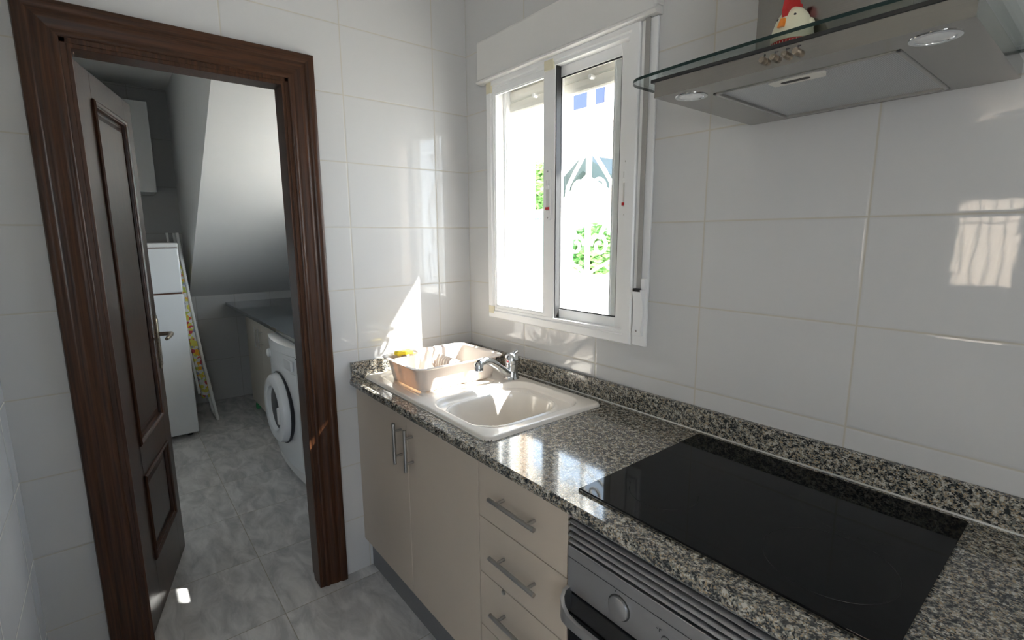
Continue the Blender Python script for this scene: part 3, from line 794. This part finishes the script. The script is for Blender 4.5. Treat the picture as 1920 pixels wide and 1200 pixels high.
b = NB(); bx(b,1.436,-.25,GZ+.007,1.700,-.002,CEIL-.002,.001); obj('chimney', b, m_steel, hd)
# filter
b = NB(); bx(b,FXa+.002,FYa+.002,HZ0+.003,FXb-.002,FYb-.002,HZ0+.012); fl = obj('grease_filter', b, m_mesh, hd)
b = NB(); w = .007
for q in ((FXa,FYa,FXa+w,FYb),(FXb-w,FYa,FXb,FYb),(FXa,FYa,FXb,FYa+w),(FXa,FYb-w,FXb,FYb)): bx(b,q[0],q[1],HZ0-.002,q[2],q[3],HZ0+.004,.001)
obj('filter_frame', b, m_steel_h, fl)
b = NB(); prism(b, rrect(1.512,FYa+.006,1.602,FYa+.042,.008), HZ0-.003, HZ0+.006, 'z'); fh = obj('filter_handle', b, m_slat, fl, smooth=True)
b = NB(); prism(b, rrect(1.530,FYa+.018,1.580,FYa+.030,.006), HZ0-.0036, HZ0-.001, 'z'); obj('handle_slot', b, m_carc, fh)
for xk in (1.371,1.763):
    b = NB(); lathe(b, [(.031,.001),(.0315,-.0012),(.028,-.0022),(.0245,-.0015),(.0235,.002)], (xk,-.374,HZ0), 'z', 40); lm = obj('lamp_ring', b, m_chrome, hd, smooth=True)
    b = NB(); lathe(b, [(0,-.0035),(.012,-.0030),(.020,-.0018),(.0240,-.0002)], (xk,-.374,HZ0), 'z', 32); obj('lamp_lens', b, m_lampglass, lm, smooth=True)
for k, xk in enumerate((1.541,1.559,1.577,1.595)):
    b = NB(); lathe(b, [(0,-.014),(.0045,-.0135),(.0055,-.012),(.0055,0)], (xk,HY0,HZ0+.0145), 'y', 24); bt = obj('button', b, m_bronze, hd, smooth=True)
    b = NB(); 
    bx(b,xk-.002,HY0-.0004,HZ0+.0225,xk+.0005,HY0+.001,HZ0+.0262); 
    if k: bx(b,xk+.001,HY0-.0004,HZ0+.0235,xk+.0035,HY0+.001,HZ0+.0255)
    obj('button_symbol', b, m_ink, bt)

# chicken kitchen timer
CXk, CYk, CZk = 1.524,-.288,GZ+.0065
ck = thing('kitchen_timer', 'cream chicken-shaped kitchen timer with red base standing on the hood', 'kitchen timer', (CXk,CYk,CZk))
b = NB(); lathe(b, [(.024,0),(.030,.002),(.0345,.010),(.0365,.022),(.0365,.026)], (CXk,CYk,CZk), 'z', 40); bs = obj('base', b, m_red, ck, smooth=True)
b = NB(); lathe(b, [(.0368,.0265),(.0366,.036),(.0345,.050),(.0305,.063),(.0245,.075),(.016,.084),(.007,.0885),(0,.0895)], (CXk,CYk,CZk), 'z', 40); obj('head', b, m_cream, ck, smooth=True)
b = NB()
for k in range(40):
    a = 2*PI*k/40; c_, s_ = math.cos(a), math.sin(a)
    bx(b, CXk+.0366*c_-.0005, CYk+.0366*s_-.0005, CZk+.021, CXk+.0366*c_+.0005, CYk+.0366*s_+.0005, CZk+.0245)
obj('dial_marks', b, m_cream, bs)
fa = math.radians(-97)   # the way the face looks
def onhead(a, z, r): return (CXk+r*math.cos(a), CYk+r*math.sin(a), CZk+z)
b = NB()
p = [Vector(onhead(fa-.13,.064,.0295)),Vector(onhead(fa+.13,.064,.0295)),Vector(onhead(fa+.16,.048,.0362)),Vector(onhead(fa-.16,.048,.0362))]
q_ = [v + Vector((math.cos(fa),math.sin(fa),0))*.006 for v in p]
pv = [b.verts.new(v) for v in p]; qv = [b.verts.new(v) for v in q_]
b.faces.new(list(reversed(pv))); b.faces.new(qv)
for k in range(4): b.faces.new((pv[k],pv[(k+1)%4],qv[(k+1)%4],qv[k]))
obj('beak', b, m_orange, ck)
for da in (-.62,.62):
    b = NB(); bmesh.ops.create_uvsphere(b, u_segments=14, v_segments=10, radius=.0024, matrix=Matrix.Translation(onhead(fa+da,.068,.0275))); obj('eye', b, m_black, ck, smooth=True)
for da in (-1.7,1.7):
    b = NB(); bmesh.ops.create_uvsphere(b, u_segments=20, v_segments=14, radius=.011, matrix=Matrix.Translation(onhead(fa+da,.052,.031)) @ Matrix.Diagonal((.7,.7,1,1))); obj('cheek', b, m_cream, ck, smooth=True)
b = NB(); dv = Vector((math.cos(fa),math.sin(fa),0)); sv = Vector((-math.sin(fa),math.cos(fa),0))
cmb = [(.028,.068),(.030,.080),(.024,.104),(.014,.112),(.008,.102),(.002,.110),(-.008,.108),(-.012,.098),(-.020,.098),(-.022,.088),(-.014,.080),(0,.084),(.016,.080)]
A = [b.verts.new(Vector((CXk,CYk,CZk+z)) + dv*u + sv*.005) for u,z in cmb]; B = [b.verts.new(Vector((CXk,CYk,CZk+z)) + dv*u - sv*.005) for u,z in cmb]
b.faces.new(A); b.faces.new(list(reversed(B)))
for k in range(len(cmb)): b.faces.new((A[k],A[(k+1)%len(cmb)],B[(k+1)%len(cmb)],B[k]))
obj('comb', b, m_red, ck)

# ------------------------------------------------------------------ laundry room things
LF = -.585
fr = thing('fridge_freezer', 'white two door fridge freezer standing behind the open dark door', 'fridge', (-2.5,-1.24,0))
FRX, FRY0, FRY1 = -2.225,-1.50,-.948
b = NB(); bx(b,-2.80,FRY0,.035,FRX-.055,FRY1,1.405,.006); obj('body', b, m_white_ap, fr)
b = NB(); bx(b,-2.80,FRY0,1.398,FRX-.002,FRY1,1.428,.006); obj('top_panel', b, m_white_ap2, fr)
b = NB(); bx(b,FRX-.053,FRY0,.035,FRX,FRY1,1.070,.010,3); obj('door', b, m_white_ap, fr)
b = NB(); bx(b,FRX-.053,FRY0,1.080,FRX,FRY1,1.392,.010,3); obj('freezer_door', b, m_white_ap, fr)
b = NB(); bx(b,FRX-.055,FRY0+.004,1.060,FRX-.012,FRY1-.006,1.400); obj('door_gap_trim', b, m_brassedge, fr)
for y in (FRY0+.05,FRY1-.05):
    for x in (-2.75,FRX-.09):
        b = NB(); lathe(b, [(.018,0),(.018,.012),(.010,.014),(.010,.037)], (x,y,0), 'z', 16); obj('foot', b, m_black, fr)

uc = thing('wall_cabinet', 'white wall cabinet high on the laundry wall above the fridge', 'cabinet', (-2.9,-1.28,1.8))
b = NB(); bx(b,XF+.002,-1.60,1.806,-2.775,-.990,2.46,.002); obj('carcass', b, m_white_ap2, uc)
b = NB(); bx(b,-2.774,-1.60,1.806,-2.756,-1.297,2.46,.002); obj('door', b, m_white_ap2, uc)
b = NB(); bx(b,-2.774,-1.293,1.806,-2.756,-.990,2.46,.002); obj('door', b, m_white_ap2, uc)

# ironing board leaning on edge between fridge and wall
ib = thing('ironing_board', 'folded ironing board with floral cover leaning beside the fridge', 'ironing board', (-2.47,-.80,0))
def lean(u, w, z):   # u along the board width (x), w thickness (y), z along its length
    t = z/1.55
    return Vector((-2.47 + u - .20*t, -.790 + w - .115*t - .018*math.sin(PI*t), z))
b = NB()
N = 26; rings = []
for k in range(N+1):
    z = .20 + 1.20*k/N; t = k/N
    hw = .17*min(1, math.sqrt(max(0,1-(max(0,t-.70)/.30)**2))*.85+.15) * (min(1,.75+4*t))
    rings.append([lean(-.16-hw,-.055,z),lean(-.16-hw,-.014,z),lean(-.16-hw+.01,-.008,z),lean(-.16+hw-.01,-.008,z),lean(-.16+hw,-.014,z),lean(-.16+hw,-.055,z),lean(-.16+hw-.01,-.062,z),lean(-.16-hw+.01,-.062,z)])
rr_ = sweep(b, None, rings, closed=True); b.faces.new(rr_[0]); b.faces.new(rr_[-1])
obj('covered_board', b, m_floral, ib, smooth=True)
for u in (-.02,-.26):
    b = NB(); tube(b, [lean(u,.004,.01),lean(u,.004,.5),lean(u,.004,1.0),lean(u,.002,1.5)], .011, 12); obj('leg', b, m_whitemetal, ib, smooth=True)
b = NB(); tube(b, [lean(-.03,.004,.02),lean(-.25,.004,.02)], .011, 12); obj('foot_bar', b, m_whitemetal, ib, smooth=True)
b = NB(); tube(b, [lean(.0,-.075,.25),lean(.0,-.072,1.0),lean(.0,-.065,1.5)], .009, 12); obj('back_leg', b, m_whitemetal, ib, smooth=True)

# laundry counter and cupboards
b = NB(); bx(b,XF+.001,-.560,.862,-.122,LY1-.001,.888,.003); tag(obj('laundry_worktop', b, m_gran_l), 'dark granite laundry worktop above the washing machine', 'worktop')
b = NB(); bx(b,XF+.001,-.562,.850,-.122,-.556,.8615); 
lc = thing('base_cabinet', 'greige base cabinet with two doors in the laundry beside the washing machine', 'cabinet', (-2.0,-.25,0))
b.free()
b = NB(); bx(b,-2.60,-.480,.10,-1.475,LY1-.02,.86); obj('carcass', b, m_carc, lc)
b = NB(); bx(b,-2.60,-.440,0,-1.475,-.425,.10); obj('plinth', b, m_plinth, lc)
for x0,x1,hx in ((-2.60,-2.102,-2.15),(-2.098,-1.475,-2.045)):
    b = NB(); bx(b,x0,-.500,.10,x1,-.482,.856,.001); d_ = obj('door', b, pbr('beige laminate', (.44,.41,.36), .45, noise=.04, nscale=8), lc)
    bar_handle(d_, (hx,-.530,.635),(hx,-.530,.79),-.500,.005)

wm = thing('washing_machine', 'white front loading washing machine with round door under the laundry worktop', 'washing machine', (-1.16,-.3,0))
WXa, WXb = -1.462,-.866
def bowed(b, x0, x1, y, z0, z1, bow, back, n=20, top=0):
    lo, hi = [], []
    for k in range(n+1):
        t = k/n; x = x0+(x1-x0)*t; yy = y - bow*(1-(2*t-1)**2)
        lo.append((x,yy)); 
    poly = lo + [(x1,back),(x0,back)]
    prism(b, poly, z0, z1, 'z')
b = NB(); bx(b,WXa,-.560,.02,WXb,-.02,.852,.004); obj('body', b, m_white_ap, wm)
b = NB(); bowed(b,WXa,WXb,-.588,.10,.690,.022,-.558); obj('front_panel', b, m_white_ap, wm)
b = NB(); bowed(b,WXa,WXb,-.588,.695,.795,.034,-.558); pn = obj('control_panel', b, m_white_ap, wm)
b = NB(); bowed(b,WXa,WXb,-.590,.800,.850,.036,-.558); obj('top_rim', b, m_white_ap, wm)
b = NB(); bowed(b,WXa+.01,WXb-.01,-.575,.02,.098,.012,-.55); obj('kick_panel', b, m_white_ap2, wm)
b = NB(); lathe(b, [(0,-.022),(.020,-.021),(.026,-.016),(.028,0)], (WXa+.10,-.606,.745), 'y', 28); obj('programme_knob', b, m_white_ap2, wm, smooth=True)
b = NB(); bx(b,WXb-.20,-.615,.715,WXb-.03,-.600,.775,.004); obj('detergent_drawer', b, m_white_ap, wm)
WC = (-1.165,-.61,.44)
b = NB(); lathe(b, [(.215,.012),(.222,-.006),(.220,-.010)], WC, 'y', 56); obj('door_seal', b, m_darkrub, wm, smooth=True)
b = NB(); lathe(b, [(.128,-.030),(.140,-.052),(.175,-.060),(.205,-.045),(.214,-.014),(.214,-.004)], WC, 'y', 56); dr_ = obj('door_ring', b, m_white_ap, wm, smooth=True)
b = NB(); lathe(b, [(0,-.012),(.06,-.016),(.11,-.026),(.130,-.032)], WC, 'y', 48); obj('door_window', b, m_darkrub, dr_, smooth=True)
b = NB(); bx(b,WC[0]+.150,WC[1]-.070,.39,WC[0]+.178,WC[1]-.052,.49,.006); obj('door_handle', b, m_white_ap2, dr_)

dw = thing('dishwasher', 'white appliance with flat front panel to the right of the washing machine', 'dishwasher', (-.56,-.3,0))
b = NB(); bx(b,-.858,-.560,.03,-.262,-.02,.852,.004); obj('body', b, m_white_ap2, dw)
b = NB(); bx(b,-.858,-.598,.715,-.262,-.561,.795,.004); pn = obj('control_panel', b, m_white_ap, dw)
b = NB(); bx(b,-.855,-.596,.798,-.262,-.561,.850,.003); obj('top_rim', b, m_white_ap2, dw)
b = NB(); bx(b,-.858,-.600,.14,-.262,-.561,.712,.004); obj('door', b, m_white_ap, dw)
b = NB(); bx(b,-.850,-.5985,.792,-.262,-.580,.800); obj('handle_groove', b, m_ink, dw)
b = NB(); bx(b,-.856,-.580,.02,-.262,-.561,.132,.002); obj('kick_panel', b, m_white_ap2, dw)

b = NB(); lathe(b, [(.022,0),(.024,.004),(.024,.040),(.020,.050),(.010,.056),(.010,.068),(0,.069)], (-2.62,-.455,0), 'z', 24)
tag(obj('green_bottle', b, m_green, smooth=True), 'small green plastic bottle on the floor by the laundry cabinet', 'bottle')

# laundry window (seen only by its light)
lw = sempty('window_2', ((LWX0+LWX1)/2,LY1+.05,(LWZ0+LWZ1)/2))
b = NB()
for q in ((LWX0,LWZ0,LWX0+.05,LWZ1),(LWX1-.05,LWZ0,LWX1,LWZ1),(LWX0,LWZ0,LWX1,LWZ0+.05),(LWX0,LWZ1-.05,LWX1,LWZ1)): bx(b,q[0],LY1+.03,q[1],q[2],LY1+.08,q[3],.003)
obj('window_frame', b, m_white_frame, lw)
b = NB(); bx(b,LWX0+.04,LY1+.052,LWZ0+.04,LWX1-.04,LY1+.058,LWZ1-.04); obj('glass_pane', b, m_glass, lw)

# barred window in the next room (it shows mirrored in the tiles)
w3 = sempty('window_3', (1.225,-4.32,1.4))
b = NB()
for q in ((1.02,1.0,1.045,1.75),(1.425,1.0,1.45,1.75),(1.02,1.0,1.45,1.03),(1.02,1.60,1.45,1.64),(1.02,1.72,1.45,1.75)): bx(b,q[0],-4.30,q[1],q[2],-4.26,q[3],.003)
obj('window_frame', b, m_white_frame, w3)
b = NB(); bx(b,1.04,-4.283,1.03,1.43,-4.277,1.72); obj('glass_pane', b, m_glass, w3)
wg = thing('window_grille', 'iron bars outside the window mirrored in the right hand wall tiles', 'grille', (1.225,-4.42,1.0))
for x in (1.06,1.148,1.236,1.324,1.412):
    b = NB(); tube(b, [(x,-4.42,.98),(x,-4.42,1.77)], .008, 8); obj('bar', b, m_strap, wg)
for z in (1.02,1.55):
    b = NB(); tube(b, [(.93,-4.42,z),(1.52,-4.42,z)], .008, 8); obj('cross_rail', b, m_strap, wg)
b = NB(); bx(b,-2.5,-7.2,-.1,4.5,-7.0,3.0); struct('wall_courtyard', b, m_stuc_p)

# ------------------------------------------------------------------ outdoors
b = NB(); bx(b,-24,.24,-.6,12,24,-.5); struct('floor_outside', b, m_terr)
b = NB(); bx(b,-24,-14,-.6,12,-4.4,-.5); bx(b,4.4,-4.4,-.6,12,.2,-.5); struct('floor_courtyard', b, m_terr)
b = NB(); bx(b,-3.4,.241,2.02,-.05,1.0,2.12); struct('ceiling_laundry_sun_block', b, m_stuc_w)  # unseen slab added to keep direct sun out of the laundry window
b = NB(); bx(b,-.05,.241,3.06,1.40,1.0,3.2); struct('ceiling_kitchen_sun_block', b, m_stuc_w)  # unseen overhang added and sized to trim the sun entering the kitchen

bd = thing('peach_house', 'peach stucco house with an arch shaped from shade on the window reveal', 'house', (-8.2,6.5,-.5))
b = NB()
prism(b, [(-11.5,-.5),(-11.5,4.6),(-6.62,4.6),(-6.62,-.5),(-6.9,-.5),(-6.9,2.6),(-6.98,2.95),(-7.2,3.2),(-7.5,3.3),(-7.8,3.2),(-8.05,2.9),(-8.1,2.5),(-8.1,-.5)], 6.0, 6.6, 'y'); obj('wall', b, m_stuc_p, bd)  # arched outline follows a curve of shade on the window reveal
b = NB(); prism(b, [(-11.8,4.6),(-6.4,4.6),(-9.1,5.9)], 5.8, 7.2, 'y'); obj('roof', b, m_roof, bd)
b = NB(); bx(b,-11.4,6.9,-.5,-6.7,7.1,4.6); obj('porch_wall', b, m_stuc_p, bd)
b = NB(); bx(b,-6.04,5.3,-.5,-5.68,5.5,3.5,.01); tag(obj('sunlight_pillar', b, m_stuc_w), 'tall white pillar standing for sunlight on the window reveal', 'pillar')  # pillar shape stands in for bright sun on the window reveal

bd = thing('white_house', 'pale house with blue windows and gabled roof across the street', 'house', (-6.5,10,-.5))
b = NB(); bx(b,-9.65,9.6,-.5,-2.0,14,5.9); prism(b, [(-9.65,4.45),(-4.5,4.45),(-4.5,4.60),(-9.65,4.60)], 9.45,9.6,'y'); obj('wall', b, m_stuc_w, bd)
b = NB(); prism(b, [(-10.0,5.9),(-1.6,5.9),(-5.8,6.6)], 9.3, 14.2, 'y'); obj('roof', b, m_roof, bd)
for x0,x1 in ((-8.55,-7.95),(-7.72,-7.42)):
    b = NB(); bx(b,x0-.06,9.53,4.95,x1+.06,9.6,5.72); w_ = obj('window', b, m_stuc_w, bd)
    b = NB(); bx(b,x0,9.50,5.0,x1,9.535,5.66); obj('pane', b, m_bluewin, w_)
b = NB(); bx(b,-9.9,9.50,4.86,-9.30,9.56,5.6); w_ = obj('window', b, m_bluewin, bd)
bd = thing('gabled_annexe', 'low white annexe with a dark sloping roof beyond the scrolled grille', 'house', (-5.9,8.3,-.5))
b = NB(); prism(b, [(-7.0,-.5),(-7.0,2.35),(-6.0,3.0),(-4.8,2.3),(-4.8,-.5)], 7.4, 9.4, 'y'); obj('wall', b, m_stuc_w, bd)
b = NB(); prism(b, [(-7.2,2.10),(-7.2,2.40),(-6.0,3.25),(-4.6,2.40),(-4.6,2.10),(-6.0,2.90)], 7.2, 9.4, 'y'); obj('roof', b, m_slate, bd)

def foliage(name, c, r, n, label, cat, group=None, trunk=True, ls=.09):
    t = thing(name, label, cat, (c[0],c[1],-.5), group=group)
    b = NB()
    for k in range(n):
        u = Vector((random.gauss(0,1),random.gauss(0,1),random.gauss(0,1))).normalized()*(random.random()**.4)
        p = Vector((c[0]+u.x*r[0], c[1]+u.y*r[1], c[2]+u.z*r[2]))
        d, a, w_ = frame_of((random.random()-.5,random.random()-.5,random.random()*.6)); s = ls*(.6+random.random()*.8)
        vs_ = [b.verts.new(p + a*s), b.verts.new(p + w_*s*.55), b.verts.new(p - a*s), b.verts.new(p - w_*s*.55)]
        b.faces.new(vs_)
    obj('crown', b, m_leaf, t)
    if trunk:
        b = NB(); tube(b, [(c[0],c[1],-.5),(c[0]+.03,c[1],c[2])], [.06,.04], 8); obj('trunk', b, m_wood, t)
foliage('garden_tree', (-6.1,5.85,2.25), (.42,.18,.80), 1500, 'leafy green tree glimpsed through the left window pane', 'tree')
foliage('garden_shrub', (-4.85,6.3,1.15), (.55,.3,.55), 900, 'green shrub behind the scrolled window grille', 'shrub')
gt = thing('garden_gate', 'blue green metal garden gate below the leafy tree', 'gate', (-5.1,5.4,-.5))
b = NB(); 
for k in range(14): bx(b,-5.62+.08*k,5.38,-.4,-5.565+.08*k,5.40,1.85)
bx(b,-5.64,5.37,1.80,-4.50,5.41,1.88); bx(b,-5.64,5.37,-.3,-4.50,5.41,-.22)
obj('gate_panel', b, m_gategreen, gt)
b = NB(); bx(b,-5.66,5.35,1.88,-4.48,5.43,1.97,.01); obj('top_rail', b, m_whitemetal, gt)
b = NB(); bx(b,-6.2,3.6,-.5,1.6,3.75,.95); struct('wall_garden', b, m_stuc_w)

# ------------------------------------------------------------------ light
sun = bpy.data.lights.new('sun', 'SUN'); sun.energy = 38; sun.angle = math.radians(.55); sun.color = (1,.97,.93)
so_ = bpy.data.objects.new('sun', sun); COL.objects.link(so_)
sv_ = Vector((.82,1,1.40)).normalized()
so_.rotation_euler = sv_.to_track_quat('Z','Y').to_euler(); so_.location = (4,5,8)

W = bpy.data.worlds.new('sky'); S.world = W; W.use_nodes = True
nt = W.node_tree; bg = nt.nodes['Background']
tc = nt.nodes.new('ShaderNodeTexCoord'); sp = nt.nodes.new('ShaderNodeSeparateXYZ'); nt.links.new(tc.outputs['Generated'], sp.inputs[0])
rp = nt.nodes.new('ShaderNodeValToRGB'); e = rp.color_ramp.elements
e[0].position = 0; e[0].color = (.88,.94,1,1); e[1].position = .8; e[1].color = (.50,.70,1,1)
nt.links.new(sp.outputs[2], rp.inputs[0]); nt.links.new(rp.outputs[0], bg.inputs[0]); bg.inputs[1].default_value = 7.0

def portal(loc, rot, sx, sy):
    l = bpy.data.lights.new('daylight_portal', 'AREA'); l.shape = 'RECTANGLE'; l.size = sx; l.size_y = sy; l.cycles.is_portal = True
    o = bpy.data.objects.new('daylight_portal', l); COL.objects.link(o); o.location = loc; o.rotation_euler = rot
portal((.565,.245,1.6), (-PI/2,0,0), .76, .98)
portal((-1.06,LY1+.125,1.42), (-PI/2,0,0), 1.12, .88)
portal((4.38,-2.45,1.5), (0,PI/2,0), 1.2, 1.1)
portal((1.235,-4.38,1.375), (PI/2,0,0), .43, .75)

# ------------------------------------------------------------------ camera
cam = bpy.data.cameras.new('camera'); co = bpy.data.objects.new('camera', cam); COL.objects.link(co); S.camera = co
F = Vector((-0.76575946,0.62114218,-0.16671786)); R2 = Vector((0.63071163,0.77599549,-0.00581739)); U2 = Vector((-0.12575888,0.10960562,0.98598748))
m = Matrix((R2,U2,-F)).transposed().to_4x4(); m.translation = Vector((1.9798,-1.3481,1.4612))
co.matrix_world = m
cam.sensor_fit = 'HORIZONTAL'; cam.sensor_width = 36; cam.lens = 930.47/1920*36; cam.clip_start = .02; cam.clip_end = 200

S.view_settings.view_transform = 'Standard'; S.view_settings.look = 'None'; S.view_settings.gamma = 1
S.view_settings.use_curve_mapping = False
S.view_settings.exposure = 0.25
S.cycles.max_bounces = 10; S.cycles.diffuse_bounces = 6; S.cycles.glossy_bounces = 5; S.cycles.transparent_max_bounces = 12
S.cycles.sample_clamp_indirect = 8; S.cycles.caustics_reflective = False; S.cycles.caustics_refractive = False
S.cycles.use_denoising = True
for o in bpy.data.objects:
    if '_o' in o: del o['_o']
